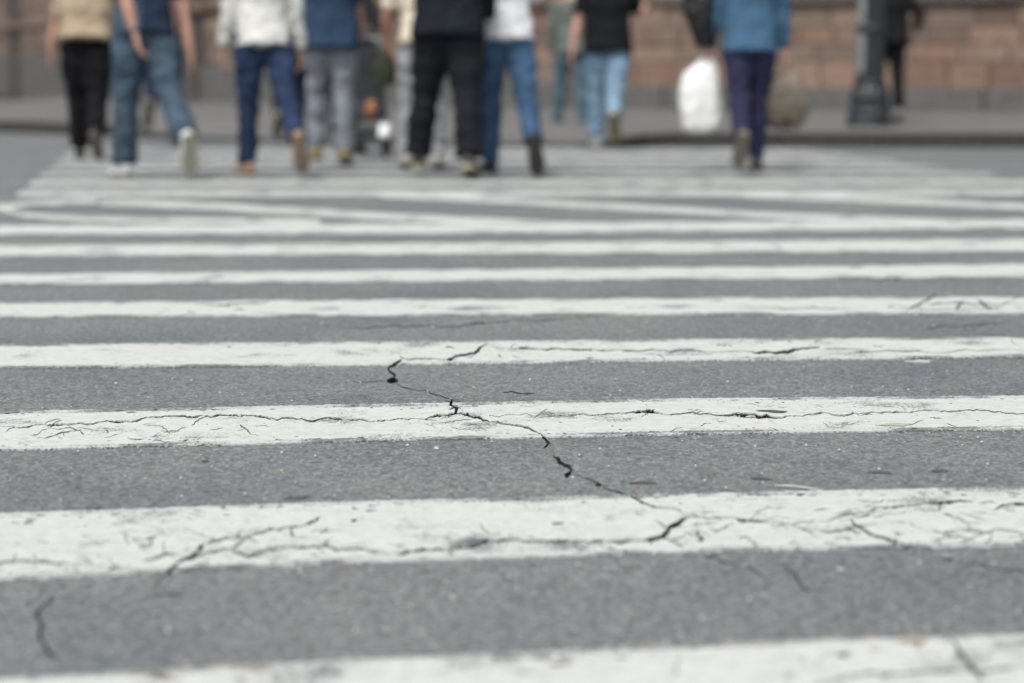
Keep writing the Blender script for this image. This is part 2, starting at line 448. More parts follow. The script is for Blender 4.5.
def crack_quads():
    rng = random.Random(21)
    quads = []
    todo = list(CR)
    # fine crazing of the paint, in the patches where the photograph shows it
    for xa, xb, si, cnt, ulo, uhi in ((120, 350, 1, 34, .35, .97), (420, 530, 1, 12, .5, .95), (670, 770, 1, 18, .3, .95), (820, 1030, 1, 40, .2, .98), (0, 120, 1, 16, .4, .95),
                                      (0, 260, 2, 22, .2, .95), (430, 560, 2, 12, .1, .8), (640, 1030, 2, 20, .15, .9), (440, 1020, 3, 16, .2, .9), (880, 1024, 4, 10, .1, .9), (150, 300, 4, 6, .2, .8), (600, 1024, 0, 8, .05, .4)):
        top, bot = STR[si][0], STR[si][1]
        for _ in range(cnt):
            x = rng.uniform(xa, xb); t, b = lerp_line(top, x), lerp_line(bot, x)
            y = t + (b - t) * rng.uniform(ulo, uhi)
            ang = rng.gauss(0, .35) + rng.choice([0, math.pi]); ln = rng.uniform(6, 30) * (b - t) / 50 + 5
            q = [(x, y)]
            for _k in range(4):
                ang += rng.gauss(0, .45); x += math.cos(ang) * ln / 4; y += math.sin(ang) * ln / 4 * .45; q.append((x, y))
            if all(on_paint(v) for v in q): todo.append((q, rng.uniform(.28, .62)))
    for pts, w in CR:                                  # hairlines leaving the cracks of the two widest stripes
        for a, b in zip(pts, pts[1:]):
            if 400 < a[1] < 560 and on_paint(a) and w < 3.5:
                for _ in range(max(1, int(abs(b[0] - a[0]) / 24))):
                    if rng.random() < (.62 if a[1] > 480 else .3):
                        f = rng.random(); x = a[0] + (b[0] - a[0]) * f; y = a[1] + (b[1] - a[1]) * f
                        ang = rng.choice([-1, 1]) * rng.uniform(.15, 1.1) + rng.choice([0, math.pi]); ln = rng.uniform(7, 26)
                        q = [(x, y)]
                        for _k in range(3):
                            ang += rng.gauss(0, .4); x += math.cos(ang) * ln / 3; y += math.sin(ang) * ln / 3 * .5; q.append((x, y))
                        if all(on_paint(t) for t in q): todo.append((q, rng.uniform(.4, .75)))
    for ci, (pts, w) in enumerate(todo):
        P = [Vector(p) for p in pts]
        for _ in range(3 if w < 1.0 else 4):          # midpoint displacement
            Q = [P[0]]
            for a, b in zip(P, P[1:]):
                d = b - a
                if d.length > 2.6:
                    mid = (a + b) / 2
                    nrm = Vector((-d.y, d.x)).normalized()
                    mid = mid + nrm * rng.gauss(0, 0.085) * min(d.length, 18) * (1.0 if abs(d.y) > abs(d.x) * .6 else 0.6)
                    Q.append(mid)
                Q.append(b)
            P = Q
        n = len(P); L, Rr = [], []
        for i, p in enumerate(P):
            t = (P[min(i + 1, n - 1)] - P[max(i - 1, 0)]).normalized()
            nr = Vector((-t.y, t.x))
            taper = min(1.0, 0.35 + 1.1 * min(i, n - 1 - i) / max(3, n * 0.25))
            k = (1.8 if w < .8 else 1.55 if w < 1.8 else 1.12) if on_paint(p) else (1.15 if w > 2.5 else .95)
            if p.y < 370: k *= 1.25
            if p.y > 488: k *= 1.25
            k *= 1.0 + 0.6 * noise.noise(Vector((p.x * .11, p.y * .2, ci * 3.3)))
            hw = w / 2 * taper * k * (rng.uniform(.8, 1.2) if w < 1.8 else rng.uniform(.75, 1.22))
            e = rng.uniform(-0.15, 0.15) * w
            L.append(p + nr * (hw + e)); Rr.append(p - nr * (hw - e))
        for i in range(n - 1):
            q = [L[i], L[i + 1], Rr[i + 1], Rr[i]]
            g4 = [at(v.x, max(v.y, 100)).to_2d() for v in q]
            quads.append(g4[:3]); quads.append([g4[0], g4[2], g4[3]])
        if w >= 1.8:                                   # crumbled edges
            for p in P:
                if rng.random() < (0.5 if (w >= 3 and not on_paint(p)) else 0.10):
                    c = p + Vector((rng.gauss(0, w * .8), rng.gauss(0, w * .45)))
                    r = rng.uniform(0.35, 0.8) * (0.5 + w * .22)
                    a0 = rng.random() * 6
                    poly = [c + Vector((math.cos(a0 + k * 1.2566) * r * rng.uniform(.8, 2.2), math.sin(a0 + k * 1.2566) * r * .55)) for k in range(5)]
                    quads.append([at(v.x, v.y).to_2d() for v in poly])
    return quads
CQ = crack_quads()

def sheet(name, outline, holes, z, depth, mats, parent=None, core=None):
    """flat sheet with real openings; side walls of the openings go down by depth"""
    vs, fs = [], []
    def add(poly):
        ar = sum(p[0] * q[1] - q[0] * p[1] for p, q in zip(poly, list(poly[1:]) + [poly[0]])) / 2
        if abs(ar) < 2e-8: return
        if ar < 0: poly = poly[::-1]
        b = len(vs)
        vs.extend(Vector((p[0], p[1])) for p in poly)
        fs.append(list(range(b, b + len(poly))))
    add(outline)
    nc = 1
    if core is not None:
        add(core); nc = 2
    x0 = min(p[0] for p in outline); x1 = max(p[0] for p in outline)
    y0 = min(p[1] for p in outline); y1 = max(p[1] for p in outline)
    for h in holes:
        if any(x0 <= p[0] <= x1 and y0 <= p[1] <= y1 for p in h):
            add(h)
    rv, re, rf, ov, oe, of = delaunay_2d_cdt(vs, [], fs, 0, 1e-6)
    keep = [(f, 1 if (nc == 2 and 1 not in o) else 0) for f, o in zip(rf, of) if (0 in o and max(o) < nc)]
    used = {}
    V, F = [], []
    def vid(i):
        if i not in used:
            used[i] = len(V); V.append((rv[i].x, rv[i].y, z))
        return used[i]
    cnt = {}
    fm = []
    for f, mi in keep:
        fm.append(mi)
        a = sum((rv[f[i]].x * rv[f[(i + 1) % len(f)]].y - rv[f[(i + 1) % len(f)]].x * rv[f[i]].y) for i in range(len(f)))
        f = list(f) if a > 0 else list(reversed(f))
        g = [vid(i) for i in f]
        F.append(tuple(g))
        for i in range(len(g)):
            e = (g[i], g[(i + 1) % len(g)])
            cnt[e] = 1
    ntop = len(F)
    low = {}
    for (a, b) in list(cnt):
        if (b, a) not in cnt:
            for q in (a, b):
                if q not in low:
                    low[q] = len(V); V.append((V[q][0], V[q][1], z - depth))
            F.append((b, a, low[a], low[b]))
    o = mesh_obj(name, V, F, mats, parent)
    if core is not None:
        for i, p in enumerate(o.data.polygons):
            p.material_index = fm[i] if i < ntop else 1
    elif len(mats) > 1:
        for i, p in enumerate(o.data.polygons):
            if i >= ntop: p.material_index = 1
    return o

# ------------------------------------------------------------------ ground and road
g = Geo(); g.box((0, 150, -0.09), (700, 700, 0.02))
tag(g.build("ground", M['earth']), kind="structure")
road = sheet("road", [(-60, -8), (60, -8), (60, 34), (-60, 34)], CQ, 0.0, 0.02, [M['asphalt'], M['grime']])
tag(road, kind="structure")
g = Geo(); g.box((0, 6, -0.030), (14, 16, 0.02)); g.build("crack_bed", M['grime'], road)

# ------------------------------------------------------------------ painted stripes
def ragged(top, bot, xl, xr, step, amp, seed):
    """outline on the ground of a stripe traced as two pixel lines"""
    rng = random.Random(seed)
    n = max(8, int((xr - xl) / step))
    a, b = [], []
    for i in range(n + 1):
        x = xl + (xr - xl) * i / n
        s = seed * 13.7
        j1 = noise.noise(Vector((x * .05, s, 0))) * .6 + noise.noise(Vector((x * .35, s, 3))) * .5 + rng.gauss(0, .22)
        j2 = noise.noise(Vector((x * .05, s, 9))) * .6 + noise.noise(Vector((x * .35, s, 5))) * .5 + rng.gauss(0, .22)
        b.append(at(x, lerp_line(bot, x) + j1 * amp).to_2d())
        a.append(at(x, lerp_line(top, x) + j2 * amp).to_2d())
    return b + a[::-1]

def chips(top, bot, xl, xr, count, size, seed):
    rng = random.Random(seed)
    out = []
    for _ in range(count):
        x = rng.uniform(max(xl, -40), min(xr, 1064))
        t, b = lerp_line(top, x), lerp_line(bot, x)
        u = rng.choice([rng.betavariate(.7, 9.0), 1 - rng.betavariate(.7, 7.0), rng.betavariate(.7, 9.0), 1 - rng.betavariate(.7, 5.0), rng.random()])
        y = t + (b - t) * u
        r = size * rng.choice([.25, .3, .4, .5, .7, 1.1]) * (b - t) / 50 * (1.0 if min(u, 1 - u) < .15 else .5)
        a0 = rng.random() * 6
        k = rng.randint(5, 7)
        out.append([at(x + math.cos(a0 + 6.2832 * q / k) * r * rng.uniform(.8, 4.6), y + math.sin(a0 + 6.2832 * q / k) * r * rng.uniform(.4, .8)).to_2d() for q in range(k)])
    return out

STRIPE_LABEL = [
 "nearest white crossing stripe, cut off by the bottom edge of the photo",
 "second nearest white crossing stripe, wide and split by branching cracks",
 "third nearest white crossing stripe with one long crack along its length",
 "fourth nearest white crossing stripe, crossed by the forked crack near its middle",
 "fifth nearest white crossing stripe, cracked towards its right end",
 "sixth nearest white crossing stripe, plain and slightly rising to the right",
 "seventh nearest white crossing stripe, next but one before the diagonal lines",
 "eighth nearest white crossing stripe, just in front of the diagonal lines",
]
for i, (top, bot, mk, amp, nch, cs) in enumerate(STR):
    xl, xr = -330, 1330
    hol = CQ + chips(top, bot, xl, xr, nch, cs, 50 + i)
    e = (2.2, 1.9, 1.6, 1.2, 0.9, 0.7, 0.6, 0.6)[i]
    out = ragged([(x, y - e * .8) for x, y in top], [(x, y + e * .8) for x, y in bot], xl, xr, 2.6 if i < 4 else 6, amp, i + 1)
    cor = ragged([(x, y + e) for x, y in top], [(x, y - e) for x, y in bot], xl + 4, xr - 4, 2.6 if i < 4 else 6, amp, i + 31)
    o = sheet("crosswalk_stripe", out, hol, 0.0034, 0.0032, [M[mk], M['paint_edge']], core=cor)
    tag(o, STRIPE_LABEL[i], "road marking", "white stripes of the crosswalk")
# old yellow paint showing along the edge of the nearest stripe
t0 = [(x, y - 4.5) for x, y in STR[0][0]]; b0 = [(x, y + 12) for x, y in STR[0][0]]
o = sheet("yellow_paint_line", ragged(t0, b0, -40, 1060, 6, 2.2, 77), CQ + chips(t0, b0, -40, 1060, 150, 12, 91), 0.0017, 0.0015, [M['paint_yellow']])
tag(o, "worn yellow paint showing along the edge of the nearest white stripe", "road marking")

# trodden stripes beyond the diagonals
def D_of(y): return at(512, y).y
far_n = ["first", "second", "third", "fourth", "fifth", "sixth", "last"]
d0, per = D_of(195.6), D_of(300) - D_of(346)
d_end = D_of(150.5)
for k in range(7):
    dn = d0 + (d_end - d0) * k / 6.35
    df = dn + (d_end - d0) / 6.35 * (0.46 if k < 3 else 0.55)
    sl = -0.055
    def xl_at(d): # left ends run back to the right, as in the photograph
        a, b = at(19, 195), at(66, 156)
        return a.x + (b.x - a.x) * (d - a.y) / (b.y - a.y)
    def xr_at(d):
        a, b = at(1090, 188), at(860, 157)
        return a.x + (b.x - a.x) * (d - a.y) / (b.y - a.y)
    n = 60; A, B = [], []
    rng = random.Random(300 + k)
    for i in range(n + 1):
        f = i / n
        x0, x1 = xl_at(dn), xr_at(dn); x = x0 + (x1 - x0) * f
        A.append((x, dn + sl * (x - 0) * -0.35 + rng.gauss(0, .012)))
        x0, x1 = xl_at(df), xr_at(df); x = x0 + (x1 - x0) * f
        B.append((x, df + sl * (x - 0) * -0.35 + rng.gauss(0, .012)))
    o = sheet("crosswalk_stripe", A + B[::-1], [], 0.004, 0.0038, [M['paint_hatch'] if k < 2 else M['paint_far']])
    tag(o, "%s trodden crossing stripe beyond the diagonal lines, under the walkers" % far_n[k], "road marking", "white stripes of the crosswalk")

# diagonal lines in the wide gap
def band(pts, w, seed, z=0.003):
    n = 64; A, B = [], []
    rng = random.Random(seed)
    P = []
    for i in range(n + 1):
        f = i / n * (len(pts) - 1); k = min(int(f), len(pts) - 2); f -= k
        def cr(a, b, c, d, t): return 0.5 * ((2*b) + (c-a)*t + (2*a-5*b+4*c-d)*t*t + (3*b-a-3*c+d)*t**3)
        q = [Vector(pts[max(0, min(len(pts) - 1, k + j))]) for j in (-1, 0, 1, 2)]
        P.append(cr(*q, f))
    for i, p in enumerate(P):
        t = P[min(i + 1, n)] - P[max(i - 1, 0)]
        t = Vector((t.x, t.y)).normalized(); nr = Vector((-t.y, t.x))
        a, b = p + nr * (w / 2 + rng.gauss(0, .08)), p - nr * (w / 2 + rng.gauss(0, .08))
        A.append(at(a.x, a.y).to_2d()); B.append(at(b.x, b.y).to_2d())
    return sheet("diagonal_line", A + B[::-1], [], z, 0.0028, [M['paint_hatch']])
tag(band([(100, 202.3), (190, 205.5), (300, 211.5), (380, 216.5), (500, 222), (580, 226)], 6.0, 1), "white diagonal line from the left, sloping down to the eighth stripe", "road marking", "diagonal lines across the crosswalk gap")
tag(band([(380, 195.0), (470, 199.0), (560, 204), (690, 211), (770, 215.5), (900, 220.5), (1000, 224)], 5.2, 2), "white diagonal line sloping down across the middle of the road", "road marking", "diagonal lines across the crosswalk gap")
tag(band([(680, 192.0), (790, 196.5), (900, 201), (1024, 207), (1150, 212)], 5.4, 3), "white diagonal line running out at the right edge of the photo", "road marking", "diagonal lines across the crosswalk gap")
tag(band([(98, 201.8), (60, 202.8), (25, 205), (6, 209), (16, 214), (60, 218.8), (160, 221.0), (320, 222.3)], 4.6, 4, 0.0055), "white curved line looping round at the left edge of the crossing", "road marking")
tag(band([(-120, 206), (-40, 207.5), (12, 209)], 8.0, 5, 0.007), "short white line entering at the left edge to meet the loop", "road marking")

# ------------------------------------------------------------------ pavement, kerb, facade
KP = [(-260, 124), (-100, 129), (0, 133), (200, 140), (400, 145), (640, 147.3), (1024, 148.3), (1300, 148.3)]
K = [at(*p).to_2d() for p in KP]
def kerb_pts(step):
    out = []
    seg = [(K[i], K[i + 1]) for i in range(len(K) - 1)]
    L = sum((b - a).length for a, b in seg)
    n = int(L / step); i = 0; acc = 0
    for k in range(n + 1):
        s = L * k / n
        acc2 = 0
        for a, b in seg:
            l = (b - a).length
            if acc2 + l >= s - 1e-6:
                out.append(a + (b - a) * ((s - acc2) / l)); break
            acc2 += l
    return out
xr0, xr1 = at(95, 138).x, at(600, 147).x
def kerb_h(x):
    def sm(t): t = max(0, min(1, t)); return t * t * (3 - 2 * t)
    a = 1 - sm((x - xr0) / 1.0); b = sm((x - xr1) / 0.55)
    return 0.022 + 0.113 * max(a, b)
FA = [Vector(p) for p in ((20, 24.0), (12, 26.4), (6.7, 28.0), (1.9, 30.0), (-2.6, 32.6), (-5.3, 36.0), (-8.1, 42.0), (-13.1, 54.0), (-20, 72.0))]
kp = kerb_pts(0.5)
V, F = [], []
nk = len(kp)
rows = []
for j in range(6):
    row = []
    for i, p in enumerate(kp):
        nrm = Vector((0.06, 1)).normalized()
        if j == 0: q, z = p + nrm * 0.13, kerb_h(p.x)
        elif j == 1: q, z = p + nrm * 1.6, 0.135
        else:
            q, z = p + nrm * (1.6 + (j - 1) * 13.0), 0.135 + 0.004 * (j - 1)
        row.append(len(V)); V.append((q.x, q.y, z))
    rows.append(row)
for j in range(5):
    for i in range(nk - 1):
        F.append((rows[j][i], rows[j][i + 1], rows[j + 1][i + 1], rows[j + 1][i]))
pavement = tag(mesh_obj("pavement", V, F, M['pave'], smooth=False), kind="structure")
ks = kerb_pts(0.95)
for a, b in zip(ks, ks[1:]):
    d = (b - a); u = d.normalized(); nrm = Vector((-u.y, u.x))
    V = []
    e = 0.006
    for z in (0, 1):
        for p, off in ((a + u * e, 0), (b - u * e, 0), (b - u * e, .135), (a + u * e, .135)):
            hh = (kerb_h(p.x) + 0.003) if z else -0.06
            q = p + nrm * (off + (0.012 if (z and off == 0) else 0))
            V.append((q.x, q.y, hh))
    mesh_obj("kerb_stone", V, [(3, 2, 1, 0), (4, 5, 6, 7), (0, 1, 5, 4), (1, 2, 6, 5), (2, 3, 7, 6), (3, 0, 4, 7)], M['kerb'], pavement)

building = empty("stone_building", (6.7, 28.0, 0.13))
tag(building, "pinkish brown stone building with a dark plinth behind the pavement", "building")
B0 = Vector((6.7, 28.0, 0.13))
def fac_point(s):
    acc = 0
    for a, b in zip(FA, FA[1:]):
        l = (b - a).length
        if s <= acc + l or b is FA[-1]:
            u = (b - a).normalized()
            return a + u * (s - acc), u
        acc += l
FL = sum((b - a).length for a, b in zip(FA, FA[1:]))
def fac_slab(name, s0, s1, z0, z1, front, back, mat, ch=0.0, z1b=None):
    a, u = fac_point(s0); b, u2 = fac_point(s1)
    u = (b - a).normalized(); n = Vector((u.y, -u.x))
    if n.y > 0: n = -n
    V = []
    z1b = z1 if z1b is None else z1b
    for p, zt in ((a, z1), (b, z1b)):
        for off, zz in ((back, z0), (front - ch, z0), (front, z0 + ch), (front, zt - ch), (front - ch, zt), (back, zt)):
            q = p + n * off
            if ch and off == front: q = q + (u * ch if p is a else -u * ch)
            V.append(Vector((q.x, q.y, zz)) - B0)
    F = [(0, 1, 2, 3, 4, 5), (11, 10, 9, 8, 7, 6)]
    for k in range(6):
        k2 = (k + 1) % 6
        F.append((k, k + 6, k2 + 6, k2))
    return mesh_obj(name, V, F, mat, building)
# wall behind the blocks, and the storeys above
s = 0.0
while s < FL - 0.5:
    s2 = min(FL, s + 3.0)
    fac_slab("wall", s, s2, 0.0, 9.0, -0.03, -0.6, M['wall'])
    s = s2
rng = random.Random(5)
# s of the visible part
def plinth_top(s):
    p, _ = fac_point(s)
    t = max(0, min(1, (2.5 - p.x) / 15.0))
    return 0.47 + 0.60 * t
s = 0.0
while s < FL - 0.6:
    s2 = min(FL, s + rng.uniform(1.3, 1.7))
    fac_slab("plinth_stone", s + .006, s2 - .006, 0.0, plinth_top(s + .01), 0.09, -0.02, M['plinth'], 0.012, plinth_top(s2 - .01))
    s = s2
courses = [(0.42, 0.82), (0.83, 1.06), (1.07, 1.30), (1.31, 1.61), (1.72, 2.10), (2.11, 2.5), (2.51, 2.95)]
for ci, (z0, z1) in enumerate(courses):
    s = 6.0 + rng.uniform(0, .4)
    while s < FL - 8:
        w = rng.uniform(0.46, 0.74) if s < 22 else rng.uniform(1.0, 1.6)
        p, _ = fac_point(s)
        vis_top = CAM_H + 80.0 / FPX * p.y
        if z0 < vis_top + 0.15 and z1 > plinth_top(s) :
            o = fac_slab("stone_block", s + .006, s + w - .006, z0, z1, rng.uniform(0.0, 0.022), -0.02, M['stone'], 0.012)
        s += w
s = 0.0
while s < 26:
    fac_slab("ledge", s, s + 2.0, 1.62, 1.71, 0.10, -0.02, M['pilaster'], 0.02); s += 2.0
# dark pilasters on the receding left part
for px in (24, 205):
    best = min((abs((fac_point(q * .05)[0].x / fac_point(q * .05)[0].y) - (px - 512) / FPX), q * .05) for q in range(int(FL / .05)))[1]
    wd = 0.75 if px < 100 else 0.4
    fac_slab("pilaster", best - wd / 2, best + wd / 2, 0.0, 6.0, 0.28, -0.02, M['pilaster'], 0.02)
    fac_slab("pilaster_ledge", best - wd / 2 - .08, best + wd / 2 + .08, 1.72, 1.9, 0.36, -0.02, M['stone'], 0.02)

# ------------------------------------------------------------------ lamp post
lp = at(869, 126.5, 0.136)
post = tag(empty("lamp_post", lp), "thick dark iron lamp post on a flared base by the kerb", "lamp post")
post.scale = (0.78, 0.78, 0.9)
Geo().lathe([(.315, -.01), (.315, .06), (.30, .08)], n=8).build("base_plate", M['iron'], post)
Geo().lathe([(.285, .081), (.285, .17), (.268, .20), (.262, .36), (.240, .42), (.212, .46)], n=32, flute=.08, nf=8).build("base", M['iron'], post)
Geo().lathe([(.205, .461), (.222, .475), (.222, .51), (.195, .53)], n=32).build("collar", M['iron'], post, True)
Geo().lathe([(.188, .531), (.182, .9), (.176, 1.4), (.160, 2.4), (.125, 4.4)], n=48, flute=.10, nf=12).build("shaft", M['iron'], post)
Geo().lathe([(.185, 1.08), (.198, 1.10), (.198, 1.14), (.180, 1.16)], n=32).build("ring", M['iron'], post, True)
Geo().lathe([(.125, 4.401), (.17, 4.44), (.17, 4.5), (.10, 4.54)], n=32).build("capital", M['iron'], post, True)
Geo().lathe([(.06, 4.541), (.19, 4.9), (.20, 5.0), (.17, 5.02)], n=12).build("lantern", M['glass'], post)
Geo().lathe([(.23, 5.021), (.23, 5.05), (.05, 5.25), (.02, 5.4)], n=12).build("lantern_cap", M['iron'], post)
# thin pale strips added on the shaft: its left-hand highlight put into colour
for z0, z1, w in ((.62, 1.06, .05), (1.17, 1.75, .055)):
    g = Geo()
    rings = []
    for z in (z0, z1):
        ring = []
        for r in (.184, .196):
            for k in range(6):
                a = R(200) + (k if r < .19 else 5 - k) * R(7)
                ring.append(Vector((math.cos(a) * r, math.sin(a) * r, z)))
        rings.append(ring)
    g.ring_loft(rings); g.build("highlight_strip", M['iron_highlight'], post)

# ------------------------------------------------------------------ people
SK = [mat_skin("skin_fair", (0.52, 0.31, 0.235)), mat_skin("skin_tan", (0.40, 0.215, 0.15)), mat_skin("skin_warm", (0.47, 0.26, 0.19))]
HAIR = [mat_simple("hair_dark", (0.018, 0.013, 0.010), 0.5, 0.4, 40), mat_simple("hair_brown", (0.06, 0.035, 0.02), 0.5, 0.4, 40), mat_simple("hair_grey", (0.25, 0.24, 0.23), 0.6, 0.3, 40)]
EYE = mat_simple("eye", (0.6, 0.58, 0.55), 0.2, 0.1, 40)
cloth_cache = {}
def cloth(name, col, denim=False):
    if name not in cloth_cache: cloth_cache[name] = mat_cloth(name, col, denim)
    return cloth_cache[name]

def arm_chain(sh, side, F, A, E, s, tw=0.0):
    """shoulder flexion, abduction, elbow bend (degrees); tw swings the forearm inwards"""
    F, A, E, tw = R(F), R(A), R(E), R(tw)
    d1 = Vector((side * math.sin(A), math.sin(F) * math.cos(A), -math.cos(F) * math.cos(A)))
    el = sh + d1 * .29 * s
    d2 = Vector((side * (math.sin(A) * .7 - math.sin(tw)), math.sin(F + E) * math.cos(tw), -math.cos(F + E) * math.cos(tw))).normalized()
    wr = el + d2 * .255 * s
    return el, wr, d2

def fold(me, amp, freq, seed, zlo=None, stretch=2.0):
    vs = me.vertices
    nrm = [v.normal.copy() for v in vs]
    off = Vector((seed * 7.3, seed * 3.1, seed * 1.9))
    for v, n in zip(vs, nrm):
        p = Vector((v.co.x * freq, v.co.y * freq, v.co.z * freq * stretch)) + off
        k = noise.noise(p) + 0.5 * noise.noise(p * 2.3)
        v.co += n * amp * k

PEOPLE = {}
def person(key, label, foot, py, z0=0.0, h=1.75, yaw=0.0, stance='L', L=(5, 3, 1, 0), Rg=(-15, 40, 1, -50),
           la=(-8, 6, 12, 0), ra=(12, 6, 18, 0), lean=3, top=(0.3, 0.3, 0.3), top_name="shirt", top_den=False, sleeve='short', hem=0.98, girth=1.0,
           legs=(0.03, 0.03, 0.03), leg_name="trousers", leg_den=False, legw=1.0, hemw=1.0,
           shoe=(0.2, 0.2, 0.2), sole=(0.12, 0.11, 0.10), skin=0, hair=0, long_hair=False, detail=1, half=None, group=None, heads=True):
    s = h / 1.75
    root = empty("person", (0, 0, z0))
    hz = 0.93 * s
    pel = Vector((0, 0, hz))
    ln = math.sin(R(lean))
    J = {}
    low = 9
    for side, nm, (Fx, Kn, Ab, Pt) in ((-1, 'L', L), (1, 'R', Rg)):
        hip = pel + Vector((side * .092 * s, 0, 0))
        F_, S_, A_, P_ = R(Fx), R(Fx - Kn), R(Ab), R(Pt)
        kn = hip + Vector((side * math.sin(A_), math.sin(F_) * math.cos(A_), -math.cos(F_) * math.cos(A_))) * .43 * s
        an = kn + Vector((side * math.sin(A_) * .8, math.sin(S_), -math.cos(S_))).normalized() * .42 * s
        f = Vector((side * .12, math.cos(P_), math.sin(P_))).normalized()
        u = Vector((0, -math.sin(P_), math.cos(P_)))
        J[nm] = (hip, kn, an, f, u)
        for q in (an - f * .07 * s - u * .085 * s, an + f * .19 * s - u * .085 * s):
            low = min(low, q.z)
    dz = Vector((0, 0, -low))
    for nm in ('L', 'R'):
        hip, kn, an, f, u = J[nm]
        J[nm] = (hip + dz, kn + dz, an + dz, f, u)
    pel = pel + dz
    def tor(z, x=0.0, y=0.0):   # torso point at height above the pelvis, leaned forward
        return pel + Vector((x * s, y * s + z * s * ln, z * s))
    sh = {-1: tor(.485, -.185), 1: tor(.485, .185)}
    A = {}
    for side, prm in ((-1, la), (1, ra)):
        A[side] = arm_chain(sh[side], side, *prm[:3], s, prm[3] if len(prm) > 3 else 0)
    vx = 0.0075 if detail else 0.012
    # --- body: one continuous skin surface
    g = Geo()
    g.limb([tor(-.06), tor(.02), tor(.14), tor(.26), tor(.38), tor(.47), tor(.52), tor(.54)],
           [(.10*s, .08*s), (.15*s, .10*s), (.13*s, .09*s), (.145*s, .095*s), (.16*s, .10*s), (.15*s, .085*s), (.09*s, .065*s), (.06*s, .055*s)])
    g.limb([tor(.50), tor(.56), tor(.62)], [.06*s, .054*s, .055*s])
    hc = tor(.70, 0, .03)
    hd = [(-.115, .030, .035, .045), (-.10, .052, .062, .025), (-.06, .066, .083, .012), (0, .074, .096, 0), (.05, .075, .098, -.004), (.09, .062, .083, -.006), (.115, .038, .05, -.006), (.124, .012, .015, -.006)]
    g.ring_loft([[hc + Vector((math.cos(2*math.pi*k/20) * rx * s, (math.sin(2*math.pi*k/20) * ry + yo) * s, z * s)) for k in range(20)] for z, rx, ry, yo in hd])
    g.limb([hc + Vector((0, .088, .025))*s, hc + Vector((0, .108, -.012))*s, hc + Vector((0, .115, -.028))*s, hc + Vector((0, .09, -.036))*s], [.010*s, .013*s, .016*s, .010*s], n=8)
    g.limb([hc + Vector((-.024, .082, -.066))*s, hc + Vector((0, .094, -.064))*s, hc + Vector((.024, .082, -.066))*s], [.007*s, .011*s, .007*s], side=Vector((0, 0, 1)), n=8)
    for sd in (-1, 1):
        g.limb([hc + Vector((sd*.074, -.008, -.035))*s, hc + Vector((sd*.084, -.012, 0))*s, hc + Vector((sd*.080, -.014, .03))*s], [(.009*s, .012*s), (.010*s, .02*s), (.008*s, .014*s)], n=8)
    for side in (-1, 1):
        el, wr, d2 = A[side]
        a = sh[side]
        g.limb([a + Vector((-side*.06*s, 0, .01*s)), a + (el - a)*.12, a + (el - a)*.45, el, el + (wr - el)*.3, el + (wr - el)*.7, wr],
               [.052*s, .054*s, .046*s, .040*s, .043*s, .034*s, (.026*s, .030*s)])
        # hand: palm, four fingers, thumb from the side of the palm
        fw = Vector((0, 1, 0)) - d2 * d2.y
        fw = fw.normalized() if fw.length > .1 else Vector((0, 0, 1))
        pn = d2.cross(fw).normalized() * -side     # towards the body
        if pn.x * side > 0: pn = -pn
        palm_e = wr + d2 * .092 * s
        g.limb([wr - d2*.02*s, wr + d2*.02*s, wr + d2*.06*s, palm_e], [(.024*s, .020*s), (.036*s, .017*s), (.042*s, .016*s), (.038*s, .014*s)], side=fw, n=12)
        for q, (o_, ln_) in enumerate(((.032, .070), (.011, .080), (-.011, .075), (-.031, .058))):
            b = palm_e + fw * o_ * s - d2 * .012 * s
            m1 = b + (d2 * .55 + pn * .10 + fw * o_ * 1.2) * ln_ * s
            m2 = m1 + (d2 * .40 + pn * .34) * ln_ * s
            m3 = m2 + (d2 * .18 + pn * .40) * ln_ * s * .6
            g.limb([b, m1, m2, m3], [.0098*s, .0090*s, .0082*s, .006*s], n=8)
        t1 = wr + d2 * .03 * s + fw * .030 * s
        t2 = t1 + (d2 * .6 + fw * .55 + pn * .35) * .042 * s
        t3 = t2 + (d2 * .9 + fw * .1 + pn * .35) * .036 * s
        g.limb([t1 - fw*.012*s, t2, t3], [.014*s, .0115*s, .008*s], n=8)
    for nm in ('L', 'R'):
        hip, kn, an, f, u = J[nm]
        g.limb([hip + Vector((0, 0, .06*s)), hip + (kn - hip)*.3, kn, kn + (an - kn)*.3, an, an - u*.03*s], [.078*s, .072*s, .050*s, .050*s, .034*s, .034*s])
        g.limb([an - u*.04*s - f*.03*s, an - u*.045*s + f*.05*s, an - u*.06*s + f*.15*s], [(.030*s, .03*s), (.034*s, .026*s), (.03*s, .014*s)])
    me = remeshed(g, vx, 2, 0.30 if detail else 0.5)
    me.materials.append(SK[skin])
    body = put(bpy.data.objects.new("body", me), root)
    for sd in (-1, 1):
        e = Geo(); c = hc + Vector((sd*.031, .083, .012))*s
        e.lathe([(.002*s, -.011*s), (.009*s, -.006*s), (.0115*s, 0), (.009*s, .006*s), (.002*s, .011*s)], c, 10)
        e.build("eye", EYE, root, True)
    # --- hair
    g = Geo()
    hr = [(-.045, .070, .060, -.048), (0, .081, .082, -.028), (.045, .084, .100, -.014), (.085, .072, .094, -.010), (.118, .048, .062, -.009), (.134, .012, .015, -.008)]
    if long_hair:
        hr = [(-.33, .045, .028, -.100), (-.25, .082, .040, -.098), (-.15, .092, .046, -.085)] + hr
    else:
        hr = [(-.085, .045, .034, -.055)] + hr
    g.ring_loft([[hc + Vector((math.cos(2*math.pi*k/20) * rx * s, (math.sin(2*math.pi*k/20) * ry + yo) * s, z * s)) for k in range(20)] for z, rx, ry, yo in hr])
    me = remeshed(g, 0.012, 2); fold(me, .008, 30, 2, stretch=.4); me.materials.append(HAIR[hair])
    put(bpy.data.objects.new("hair", me), root)
